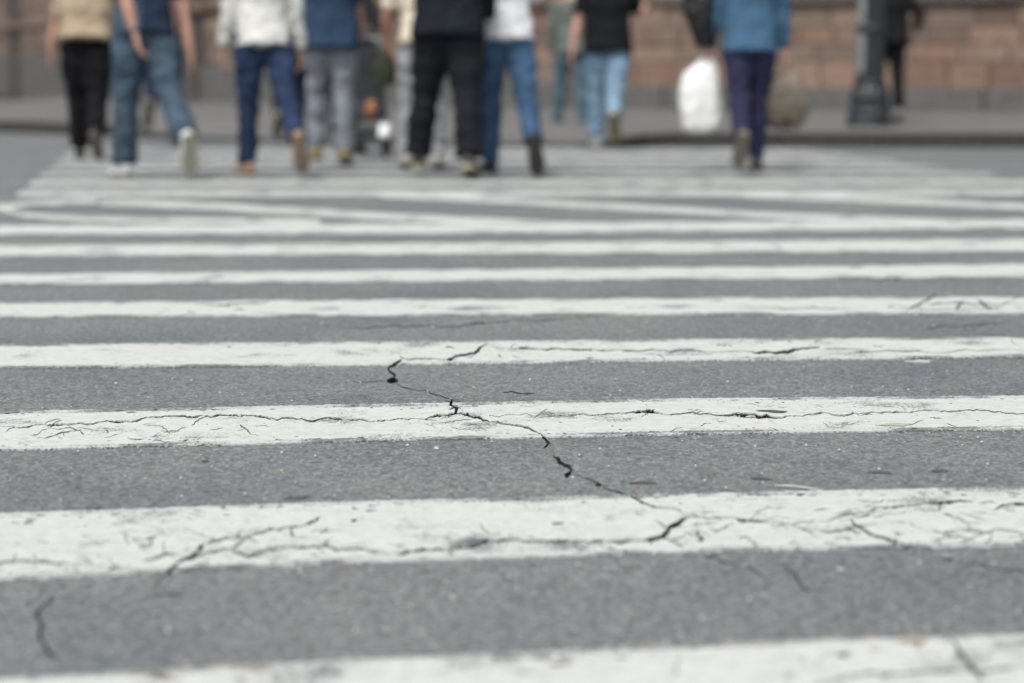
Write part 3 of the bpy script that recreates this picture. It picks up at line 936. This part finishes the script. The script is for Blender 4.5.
    # --- trousers
    g = Geo()
    W_ = legw * s
    g.limb([tor(-.10), tor(-.04), tor(.02), tor(.09), tor(.15)], [(.10*s, .085*s), (.160*W_, .118*s), (.172*W_, .122*s), (.162*W_, .110*s), (.150*s, .100*s)], n=20, p=2.3)
    for nm in ('L', 'R'):
        hip, kn, an, f, u = J[nm]
        bk = Vector((0, -1, 0))
        end = an - (an - kn).normalized() * (.012 * s)
        g.limb([hip + Vector((0, -.012*s, .05*s)), hip + (kn - hip)*.22 + bk*.01*s, hip + (kn - hip)*.6, kn, kn + (an - kn)*.35 + bk*.010*s, kn + (an - kn)*.75, end],
               [(.094*W_, .104*s), (.105*W_, .108*W_), (.090*W_, .094*W_), (.069*W_, .074*W_), (.068*W_, .073*W_), (.064*W_*hemw, .068*W_*hemw), (.066*W_*hemw, .074*W_*hemw)], n=18)
    me = remeshed(g, 0.012, 4)
    fold(me, .015, 9, sum(map(ord, key)) % 17, stretch=1.5)
    fold(me, .010, 22, sum(map(ord, key)) % 11, stretch=2.2)
    me.materials.append(cloth(leg_name, legs, leg_den))
    put(bpy.data.objects.new("trousers", me), root)
    # --- top
    g = Geo()
    hb = hem * 1.0 - pel.z
    hb = hb / s
    zs = [hb, hb + .03, hb + (.24 - hb) * .5, .24, .34, .43, .49, .525]
    rx = [.192*girth, .190*girth, .180*girth, .176*girth, .188*girth, .186, .150, .085]
    ry = [.172*girth, .168*girth, .140*girth, .118*girth, .122*girth, .114, .090, .070]
    g.limb([tor(z, 0, (-.022, -.018, -.008)[q] if q < 3 else 0) for q, z in enumerate(zs)], [(a*s, b*s) for a, b in zip(rx, ry)], n=22, p=2.4)
    for side in (-1, 1):
        el, wr, d2 = A[side]; a = sh[side]
        st = a + Vector((-side*.05*s, 0, .0))
        if sleeve == 'long':
            g.limb([st, a + (el - a)*.15, a + (el - a)*.5, el, el + (wr - el)*.4, wr - (wr - el)*.03], [.075*s, .073*s, .066*s, .058*s, .056*s, .047*s])
        elif sleeve == 'short':
            g.limb([st, a + (el - a)*.15, a + (el - a)*.5, a + (el - a)*.78], [.076*s, .076*s, .072*s, .076*s])
        else:
            g.limb([st, a + Vector((0, 0, -.01))], [.07*s, .06*s])
    me = remeshed(g, 0.012, 3)
    fold(me, .016, 8, sum(map(ord, key)) % 13 + 3, stretch=.8)
    fold(me, .009, 18, sum(map(ord, key)) % 7 + 5, stretch=1.0)
    me.materials.append(cloth(top_name, top, top_den))
    if half is not None:
        me.materials.append(half)
        for p in me.polygons:
            if p.center.x < -0.015 * s + .05 * math.sin(p.center.z * 5): p.material_index = 1
    put(bpy.data.objects.new("shirt", me), root)
    # --- shoes
    shm = mat_simple("shoe_" + key, shoe, 0.6, 0.2, 25); som = mat_simple("sole_" + key, sole, 0.85, 0.25, 40)
    for nm in ('L', 'R'):
        hip, kn, an, f, u = J[nm]
        sd = f.cross(u).normalized()
        base = an - u * .085 * s
        def fp(y, z, x=0): return base + f*y*s + u*z*s + sd*x*s
        g = Geo()
        g.limb([fp(-.078, .045), fp(-.06, .055), fp(-.01, .060), fp(.05, .050), (fp(.11, .040)), fp(.165, .034), fp(.195, .030)],
               [(.022*s, .022*s), (.042*s, .046*s), (.046*s, .055*s), (.050*s, .042*s), (.054*s, .032*s), (.048*s, .024*s), (.024*s, .014*s)], side=sd, n=14, p=2.4)
        g.limb([fp(-.018, .06), fp(-.022, .115)], [(.036*s, .045*s), (.038*s, .044*s)], side=sd, n=14)
        me = remeshed(g, 0.010, 2); me.materials.append(shm)
        so = put(bpy.data.objects.new("shoe", me), root)
        out = [(-.085, .016), (-.076, .036), (-.04, .045), (.02, .043), (.08, .052), (.13, .055), (.178, .044), (.208, .016)]
        ring = [(y, x) for y, x in out] + [(y, -x) for y, x in reversed(out)]
        g = Geo(); g.ring_loft([[fp(y, z, x*k) for y, x in ring] for z, k in ((.0, .96), (.006, 1.0), (.028, 1.0))])
        g.build("sole", som, so)
    # place: the stance foot stands where the photograph shows it
    root.rotation_euler = (0, 0, R(yaw))
    rot = Matrix.Rotation(R(yaw), 3, 'Z')
    q = J[stance][2] + J[stance][3] * .03
    w = rot @ Vector((q.x, q.y, 0))
    tgt = at(foot, py + 0.035 * (py - HORIZON), z0)
    root.location = (tgt.x - w.x, tgt.y - w.y, z0)
    tag(root, label, "person", group or "people on and beyond the crosswalk")
    def wp(v): return rot @ v + Vector(root.location)
    PEOPLE[key] = dict(root=root, hand={sd: wp(A[sd][1] + A[sd][2] * .09 * s) for sd in (-1, 1)}, hdir={sd: rot @ A[sd][2] for sd in (-1, 1)}, sh={sd: wp(sh[sd]) for sd in (-1, 1)}, rot=rot, wp=wp, tor=tor, s=s)
    return root

BLACK = (0.014, 0.014, 0.016)
DENIM = (0.050, 0.095, 0.165)
DENIM_MID = (0.040, 0.095, 0.215)
DENIM_DARK = (0.020, 0.040, 0.105)
DENIM_LIGHT = (0.185, 0.335, 0.520)
person('tan', "person in a tan blouse and black trousers, farthest left", 80, 156, h=1.66, yaw=6, stance='L', L=(8, 3, 0, 0), Rg=(-16, 30, 0, -50),
       la=(6, 16, 12), ra=(15, 2, 40, 10), top=(0.33, 0.265, 0.185), top_name="tan_blouse", sleeve='short', hem=0.950, girth=1.26, legs=(0.008, 0.008, 0.010), leg_name="black_trousers", legw=1.3,
       shoe=(0.03, 0.025, 0.025), skin=0, hair=0, long_hair=True)
person('denim', "person in dark blue top and jeans, trailing foot raised on its toe, left", 123, 174, h=1.80, yaw=24, stance='L', L=(8, 2, 2, 0), Rg=(-27, 20, 4, -66),
       la=(-36, -8, 36, 8), ra=(14, 8, 14), top=(0.018, 0.029, 0.052), top_name="navy_top", half=cloth("blue_jeans", (0.050, 0.076, 0.105), True), sleeve='short', hem=0.950, girth=1.04, legs=(0.050, 0.076, 0.105), leg_name="blue_jeans", leg_den=True, legw=1.15, hemw=1.1,
       shoe=(0.62, 0.64, 0.65), sole=(0.26, 0.25, 0.20), skin=0, hair=1)
person('farleft', "person in dark clothes with a bare arm, behind the jeans walker on the left", 176, 142, h=1.70, yaw=6, stance='R', L=(-18, 55, 2, -66), Rg=(8, 3, 0, 0),
       la=(10, 4, 20), ra=(-6, 10, 6), top=(0.05, 0.05, 0.06), top_name="charcoal_top", sleeve='none', hem=0.880, legs=(0.016, 0.020, 0.045), leg_name="navy_trousers",
       shoe=(0.25, 0.2, 0.16), skin=0, hair=0, detail=0)
person('white', "person in a white long-sleeved shirt and dark blue jeans, one heel raised", 246, 172, h=1.74, yaw=18, stance='L', L=(8, 2, 1, 0), Rg=(-27, 20, 3, -68),
       la=(4, 8, 14), ra=(-4, 10, 12), top=(0.57, 0.57, 0.54), top_name="white_shirt", sleeve='long', hem=0.875, girth=1.02, legs=(0.022, 0.036, 0.072), leg_name="dark_blue_jeans", leg_den=True, legw=1.06, hemw=1.0,
       shoe=(0.33, 0.22, 0.13), sole=(0.20, 0.155, 0.115), skin=0, hair=0)
person('hidden', "person in dark trousers mostly hidden between the white shirt and navy shirt walkers", 300, 139, h=1.74, yaw=4, stance='R', L=(-14, 40, 0, -50), Rg=(8, 3, 0, 0),
       top=(0.03, 0.035, 0.05), top_name="dark_jacket", sleeve='long', hem=0.880, legs=(0.010, 0.014, 0.030), leg_name="ink_trousers", shoe=(0.30, 0.26, 0.14), skin=0, hair=0, detail=0)
person('navy', "person in a navy blue shirt and pale grey trousers, both feet down", 345, 163, h=1.76, yaw=4, stance='R', L=(12, 10, 2, 0), Rg=(-3, 4, 0, -10),
       la=(18, 6, 30), ra=(20, 4, 35), top=(0.026, 0.048, 0.088), top_name="navy_shirt", sleeve='short', hem=0.865, girth=1.16, legs=(0.20, 0.22, 0.25), leg_name="grey_trousers", leg_den=True, legw=1.08, hemw=1.05,
       shoe=(0.25, 0.21, 0.10), skin=0, hair=0)
person('pusher', "person in a mottled dark top pushing the stroller, half hidden by the navy shirt", 353, 151, h=1.72, yaw=-6, stance='R', L=(12, 8, 0, 0), Rg=(-8, 8, 0, -12),
       la=(25, 4, 50), ra=(28, 10, 42), top=(0.07, 0.075, 0.085), top_name="mottled_top", sleeve='long', hem=0.860, legs=(0.03, 0.032, 0.04), leg_name="charcoal_trousers", shoe=(0.05, 0.05, 0.05), skin=0, hair=0, detail=0)
person('cream', "person in a cream top and light grey trousers, behind the man in black", 437, 166, h=1.68, yaw=2, stance='R', L=(6, 6, 4, 0), Rg=(-2, 3, 0, -4),
       la=(14, 20, 30, 10), ra=(20, 4, 30), top=(0.60, 0.53, 0.42), top_name="cream_top", sleeve='short', hem=0.900, girth=1.0, legs=(0.30, 0.31, 0.325), leg_name="light_grey_trousers", legw=1.0, hemw=1.15,
       shoe=(0.42, 0.41, 0.36), skin=2, hair=1)
person('black', "broad person dressed all in black with legs apart, centre left", 470, 175, h=1.80, yaw=-4, stance='R', L=(13, 6, 10, 0), Rg=(-8, 7, 4, -16),
       la=(34, 4, 60, 15), ra=(20, 12, 40, 10), top=(0.010, 0.013, 0.018), top_name="black_polo", sleeve='long', hem=0.930, girth=1.30, legs=(0.014, 0.015, 0.019), leg_name="black_loose_trousers", legw=1.34, hemw=1.05,
       shoe=(0.06, 0.055, 0.05), sole=(0.33, 0.31, 0.22), skin=1, hair=0)
person('tee', "person in a white t-shirt and bright blue jeans with black shoes, centre", 489, 170, h=1.78, yaw=9, stance='L', L=(9, 3, 0, 0), Rg=(-25, 18, 2, -70),
       la=(-10, 4, 16), ra=(24, 2, 60, 20), top=(0.62, 0.63, 0.65), top_name="white_tshirt", sleeve='short', hem=0.915, girth=0.96, legs=(0.043, 0.083, 0.150), leg_name="bright_blue_jeans", leg_den=True, legw=1.04, hemw=1.0,
       shoe=(0.02, 0.02, 0.022), sole=(0.045, 0.042, 0.04), skin=1, hair=0)
person('olive', "person with a grey-green sleeve and teal jeans, half hidden by the black t-shirt", 583, 133, z0=0.0, h=1.76, yaw=10, stance='R', L=(10, 6, 4, 0), Rg=(-8, 6, 0, -14),
       la=(-4, 8, 10), ra=(10, 4, 20), top=(0.12, 0.135, 0.125), top_name="grey_green_jacket", sleeve='long', hem=0.880, legs=(0.07, 0.115, 0.145), leg_name="teal_jeans", leg_den=True, shoe=(0.05, 0.05, 0.05), skin=0, hair=0, detail=0)
person('tshirt', "person in a black t-shirt and faded light blue jeans, centre right", 596, 146, h=1.80, yaw=-3, stance='L', L=(8, 3, 0, 0), Rg=(-18, 40, -2, -58),
       la=(-2, 15, 4), ra=(34, 16, 66, 0), top=(0.008, 0.009, 0.011), top_name="black_tshirt", sleeve='short', hem=0.860, girth=1.16, legs=(0.165, 0.250, 0.335), leg_name="faded_jeans", leg_den=True, legw=1.12, hemw=1.0,
       shoe=(0.36, 0.38, 0.36), sole=(0.16, 0.14, 0.09), skin=0, hair=0)
person('teal', "person in a blue sweater and dark purple-blue trousers carrying bags", 756, 168, h=1.74, yaw=-2, stance='R', L=(-17, 36, -1, -58), Rg=(7, 3, -2, 0),
       la=(2, 12, 2, -2), ra=(2, 9, 2, 0), top=(0.052, 0.108, 0.180), top_name="blue_sweater", sleeve='long', hem=0.835, girth=1.04, legs=(0.028, 0.028, 0.062), leg_name="purple_blue_trousers", legw=1.0, hemw=0.95,
       shoe=(0.06, 0.055, 0.06), sole=(0.17, 0.15, 0.12), skin=0, hair=0)
person('dark', "person in black passing behind the lamp post", 875, 120, z0=0.137, h=1.74, yaw=4, stance='L', L=(10, 4, 0, 0), Rg=(-8, 6, 0, -14),
       la=(10, 4, 40), ra=(-14, 30, 60, 15), top=(0.012, 0.012, 0.013), top_name="black_jacket", sleeve='long', hem=0.850, girth=1.25, legs=(0.012, 0.012, 0.014), leg_name="black_slim_trousers", shoe=(0.22, 0.22, 0.21), skin=1, hair=0, detail=0, group="people on and beyond the crosswalk")

# ------------------------------------------------------------------ bags
def bag_mesh(rings, n, fold_amp, seed, voxel=0.012):
    g = Geo()
    g.ring_loft([[Vector((math.copysign(abs(math.cos(2*math.pi*k/n))**.7, math.cos(2*math.pi*k/n)) * rx + ox, math.copysign(abs(math.sin(2*math.pi*k/n))**.7, math.sin(2*math.pi*k/n)) * ry, z)) for k in range(n)] for z, rx, ry, ox in rings])
    me = remeshed(g, voxel, 2)
    fold(me, fold_amp, 9, seed, stretch=.5); fold(me, fold_amp * .5, 24, seed + 3, stretch=.7)
    return me

def loop_handle(top, wx, drop, rad, mat, parent, y):
    g = Geo()
    pts = [Vector((wx * math.cos(a) , y, -drop + drop * 1.0 * math.sin(a))) for a in [math.pi * k / 10 for k in range(11)]]
    g.limb(pts, [rad] * 11, side=Vector((0, 1, 0)), n=6)
    return g.build("handle", mat, parent, True)

m, n_, l_, b_ = new_mat("white_plastic")
b_.inputs['Base Color'].default_value = (0.66, 0.67, 0.66, 1); b_.inputs['Roughness'].default_value = 0.45
b_.inputs['Transmission Weight'].default_value = 0.0
M['wbag'] = m
hp = PEOPLE['teal']['hand'][-1]
wb = tag(empty("shopping_bag", hp + Vector((.01, 0, 0.03))), "big bulging white plastic bag in the left hand of the blue sweater", "bag"); wb.scale = (.86, .86, .80)
me = bag_mesh([(-.68, .07, .05, -.06), (-.665, .13, .09, -.05), (-.61, .165, .115, -.045), (-.45, .180, .125, -.055), (-.28, .172, .11, -.06), (-.15, .145, .085, -.05), (-.08, .10, .05, -.03), (-.03, .055, .03, -.01), (-.01, .035, .02, 0)], 28, .013, 2)
me.materials.append(M['wbag']); put(bpy.data.objects.new("bag_body", me), wb)
for y in (-.02, .02): loop_handle(0, .055, .07, .008, M['wbag'], wb, y).location = (-.02, 0, 0.0)
m, n_, l_, b_ = new_mat("clear_plastic")
b_.inputs['Base Color'].default_value = (0.20, 0.175, 0.14, 1); b_.inputs['Roughness'].default_value = 0.25
b_.inputs['Alpha'].default_value = 0.42
M['cbag'] = m
M['contents'] = mat_simple("bag_contents", (0.045, 0.034, 0.024), 0.8, 0.5, 14, 0.5, 0.02)
hp = PEOPLE['teal']['hand'][1]
cb = tag(empty("carrier_bag", hp), "see-through grey-brown carrier bag in the right hand of the blue sweater", "bag"); cb.scale = (.84,) * 3
me = bag_mesh([(-.575, .06, .05, 0), (-.56, .13, .09, 0), (-.48, .185, .12, .01), (-.36, .20, .125, .01), (-.24, .175, .10, .01), (-.13, .12, .06, .01), (-.05, .06, .03, 0), (-.03, .04, .02, 0)], 28, .014, 5)
me.materials.append(M['cbag']); put(bpy.data.objects.new("bag_body", me), cb)
me = bag_mesh([(-.562, .04, .04, 0), (-.545, .115, .075, 0), (-.47, .165, .10, .01), (-.36, .18, .11, .01), (-.28, .14, .085, .0), (-.22, .06, .04, -.02)], 24, .02, 8)
me.materials.append(M['contents']); put(bpy.data.objects.new("bag_contents", me), cb)
for y in (-.015, .015): loop_handle(0, .04, .06, .007, M['cbag'], cb, y)
# black shoulder bag on the far side of the left arm
M['leather'] = mat_simple("black_leather", (0.012, 0.012, 0.013), 0.5, 0.3, 20)
pt = PEOPLE['teal']
sp = pt['sh'][-1]
sb = tag(empty("shoulder_bag", sp), "black bag hanging from the left shoulder of the blue sweater", "bag")
me = bag_mesh([(-.53, .04, .05, -.12), (-.51, .065, .08, -.13), (-.40, .085, .10, -.155), (-.26, .11, .12, -.19), (-.12, .10, .11, -.19), (-.02, .07, .09, -.17), (-.005, .05, .07, -.165)], 24, .018, 9)
me.materials.append(M['leather']); put(bpy.data.objects.new("bag_body", me), sb)
for y in (-.05, .06):
    Geo().limb([(-.17, y, -.02), (-.12, y*.8, .04), (-.04, y*.6, .085), (.02, y*.4, .09), (.06, y*.2, .05)], [(.014, .005)]*5, side=Vector((0, 1, 0)), n=8).build("strap", M['leather'], sb, True)
# small green bag in the cream walker's left hand
M['gbag'] = mat_simple("dark_green_cloth", (0.030, 0.036, 0.020), 0.85, 0.4, 12)
hp = PEOPLE['cream']['hand'][-1]
gb = tag(empty("handbag", hp), "small dark green bag in the left hand of the cream top", "bag")
me = bag_mesh([(-.27, .06, .04, 0), (-.26, .085, .05, 0), (-.15, .09, .055, 0), (-.07, .075, .04, 0), (-.055, .05, .025, 0)], 20, .006, 4)
me.materials.append(M['gbag']); put(bpy.data.objects.new("bag_body", me), gb)
loop_handle(0, .04, .06, .006, M['gbag'], gb, 0)

# ------------------------------------------------------------------ stroller
sp = at(372, 157)
st = tag(empty("stroller", sp, R(-4)), "grey and black baby stroller ahead of the walkers, left of centre", "stroller")
M['seat'] = mat_simple("stroller_fabric", (0.035, 0.037, 0.042), 0.85, 0.3, 15, 0.4, 0.01)
M['hood'] = mat_simple("stroller_hood", (0.22, 0.235, 0.24), 0.85, 0.2, 15, 0.4, 0.01)
M['whiteplastic'] = mat_simple("white_plastic_guard", (0.72, 0.74, 0.75), 0.4, 0.05, 15)
M['redplastic'] = mat_simple("red_plastic", (0.42, 0.035, 0.03), 0.4, 0.1, 15)
M['orange'] = mat_simple("orange_cloth", (0.30, 0.13, 0.06), 0.8, 0.2, 15)
for x, y, r in ((-.24, .0, .115), (.115, .0, .115), (-.16, .62, .09), (.06, .62, .09)):
    wpar = empty("wheel", (x, y, r)); wpar.parent = st
    wpar.name = "wheel"
    def disc(r0, r1, w):
        g = Geo(); rings = []
        for k in range(24):
            a = 2 * math.pi * k / 24
            rings.append([Vector((xx, math.cos(a) * rr, math.sin(a) * rr)) for xx, rr in ((-w, r0), (w, r0), (w, r1 - .008), (w * .5, r1), (-w * .5, r1), (-w, r1 - .008))])
        return g.ring_loft(rings, close=True)
    disc(r * .70, r, .022).build("tyre", M['rubber'], wpar, True)
    disc(r * .15, r * .69, .012).build("rim", M['steel'], wpar)
    g = Geo(); g.limb([(-.03, 0, 0), (.03, 0, 0)], [.016, .016], side=Vector((0, 1, 0))); g.build("hub", M['redplastic'], wpar)
g = Geo()
rings = []
for k in range(9):
    a = R(20) + R(140) * k / 8
    rings.append([Vector((xx, math.cos(a) * rr, .115 + math.sin(a) * rr)) for xx, rr in ((.115 - .045, .125), (.115 + .045, .125), (.115 + .04, .165), (.115 - .04, .165))])
g.ring_loft(rings); g.build("wheel_guard", M['whiteplastic'], st, True)
def bar(a, b, r=.013, mat='steel', name="frame_tube"):
    Geo().limb([a, b], [r, r], n=8, side=Vector((1, .3, .2))).build(name, M[mat], st, True)
for x in (-.21, .085):
    bar((x, 0, .115), (x * .9, .30, .62)); bar((x * .9, .62, .09), (x * .9, .12, .70)); bar((x * .9, .12, .70), (x, -.16, 1.02))
bar((-.21, -.16, 1.02), (.085, -.16, 1.02), .018, 'rubber', "handlebar")
bar((-.21, 0, .115), (.085, 0, .115)); bar((-.14, .62, .09), (.05, .62, .09))
g = Geo(); g.limb([(-.06, .12, .30), (-.06, .14, .48), (-.06, .10, .72), (-.06, .06, .92)], [(.15, .10), (.165, .07), (.165, .05), (.15, .04)], n=18, p=3)
g.limb([(-.06, .10, .36), (-.06, .30, .36), (-.06, .48, .38)], [(.15, .07), (.16, .06), (.14, .05)], n=18, p=3)
me = remeshed(g, .014, 3); me.materials.append(M['seat']); put(bpy.data.objects.new("seat", me), st)
g = Geo(); rings = []
for k in range(9):
    a = R(-5) + R(115) * k / 8
    rings.append([Vector((-.06 + math.cos(math.pi * j / 10) * .185, .10 + math.cos(a) * .30 * (.6 + .4 * math.sin(math.pi * j / 10)) , .74 + math.sin(a) * .28 * (.4 + .6 * math.sin(math.pi * j / 10)))) for j in range(11)])
hood_v = [v for r in rings for v in r]
hf = [(i * 11 + j, i * 11 + j + 1, (i + 1) * 11 + j + 1, (i + 1) * 11 + j) for i in range(8) for j in range(10)]
hd = mesh_obj("hood", hood_v, hf, M['hood'], st, True)
sm = hd.modifiers.new("thickness", 'SOLIDIFY'); sm.thickness = .012
g = Geo(); g.limb([(-.02, -.02, .33), (0.0, -.03, .40), (.0, -.02, .47)], [(.03, .02), (.04, .025), (.03, .018)], n=12, p=3); g.build("orange_pouch", M['orange'], st, True)
g = Geo(); g.box((-.06, .10, .20), (.28, .34, .11)); bevel(g.build("basket", M['seat'], st), .02)

# ------------------------------------------------------------------ small litter and stones on the road
def flake(name, px, py, wx, wy, h, mat, label, cat, seed, rot=0.0, z=0.0, group=None):
    rng = random.Random(seed)
    c = at(px, py, z)
    n = 11
    top, mid = [], []
    for k in range(n):
        a = 2 * math.pi * k / n
        r = rng.uniform(.45, 1.25)
        x, y = math.cos(a) * wx * r, math.sin(a) * wy * r
        x, y = x * math.cos(rot) - y * math.sin(rot), x * math.sin(rot) + y * math.cos(rot)
        mid.append(Vector((x, y, 0.0003))); top.append(Vector((x * .8, y * .8, h * rng.uniform(.5, 1.2))))
    g = Geo(); g.ring_loft([mid, top]); o = g.build(name, mat)
    o.location = c
    return tag(o, label, cat, group)
flake("paper_scrap", 921, 361.3, .040, .026, .0015, M['scrap'], "small white scrap lying below the fourth nearest stripe, right", "litter", 1)
o = Geo(); a, b = at(775, 485.6, .002), at(822, 490.3, .002); mid = (a + b) / 2
o = Geo().limb([a - mid, (a - mid) * .3 + Vector((0, .002, .002)), (b - mid) * .4 + Vector((0, -.001, .002)), b - mid], [.0014, .0022, .0020, .0012], n=6).build("straw", M['scrap'])
o.location = mid; tag(o, "thin white stick lying on the asphalt, right of centre", "litter")
zp = 0.0045
for i, (px, py, wx, wy, z, lab) in enumerate([
    (774, 411.2, .034, .018, zp, "flat dark spot of gum on the third nearest stripe, right of centre"),
    (882, 472.5, .032, .012, .001, "flat dark smear on the asphalt at the right, largest of the dark smears"),
    (762, 478.5, .020, .014, .001, "flat dark spot on the asphalt near the white stick"),
    (940, 471, .018, .012, .001, "small dark spot on the asphalt right of the largest smear"),
    (641, 483, .030, .014, .001, "flat dark spot on the asphalt beside the main crack"),
    (93, 508.5, .022, .012, .001, "dark smear on the asphalt just above the second nearest stripe, left"),
    (295, 498, .024, .012, .001, "dark smear on the asphalt above the second nearest stripe, left of centre"),
    (354, 520.5, .006, .008, zp, "tiny dark speck on the second nearest stripe, left of centre"),
    (557, 523.5, .012, .006, zp, "small dark mark on the second nearest stripe, centre"),
    (205, 461, .012, .012, .001, "small dark spot on the asphalt between the second and third nearest stripes, left")]):
    flake("dark_spot", px, py, wx, wy, .0012, M['darkbit'], lab, "spot", 30 + i, z=z, group="dark spots on the road")
flake("grey_patch", 895, 424.5, .036, .020, .0012, mat_simple("grey_scuff", (0.33, 0.33, 0.27), 0.9, 0.2, 50), "grey-green scuff on the third nearest stripe, right", "spot", 61, z=zp)
for i, (px, py, w, lab) in enumerate([
    (482, 439, .007, "tiny ochre leaf bit below the third nearest stripe, centre"),
    (436, 448.5, .010, "tiny pale bit on the asphalt left of the main crack"),
    (303, 564, .006, "tiny ochre bit at the lower edge of the second nearest stripe"),
    (345, 568, .008, "ochre leaf bit below the second nearest stripe, centre left"),
    (572, 588, .006, "tiny ochre bit on the near asphalt, centre"),
    (283, 473, .007, "tiny pale ochre bit between the stripes, left of centre"),
    (840, 569.5, .010, "pale pebble-like bit on the near asphalt, right"),
    (640, 494.5, .008, "tiny ochre bit where the main crack meets the second nearest stripe")]):
    flake("leaf_bit", px, py, w * .7, w * .85, .003, M['pebble'] if i in (1, 6) else M['leafbit'], lab, "leaf bit", 80 + i, z=.0005, group="leaf bits on the road")
# loose grit, too fine to count
g = Geo(); rng = random.Random(99)
for _ in range(2600):
    y = 2.3 + 7.5 * rng.random() ** 1.5; x = rng.uniform(-.34, .34) * y
    r = rng.choice([.0012, .0015, .002, .003]) * rng.uniform(.7, 1.3)
    c = Vector((x, y, r * .5)); b = len(g.V)
    for d in ((1, 0, 0), (0, 1, 0), (-1, 0, 0), (0, -1, 0), (0, 0, 1), (0, 0, -1)):
        g.V.append(c + Vector(d) * r * rng.uniform(.7, 1.3))
    for f in ((0, 1, 4), (1, 2, 4), (2, 3, 4), (3, 0, 4), (1, 0, 5), (2, 1, 5), (3, 2, 5), (0, 3, 5)):
        g.F.append(tuple(b + i for i in f))
tag(g.build("grit", M['pebble']), "fine pale grit scattered over the asphalt", "grit", kind="stuff")
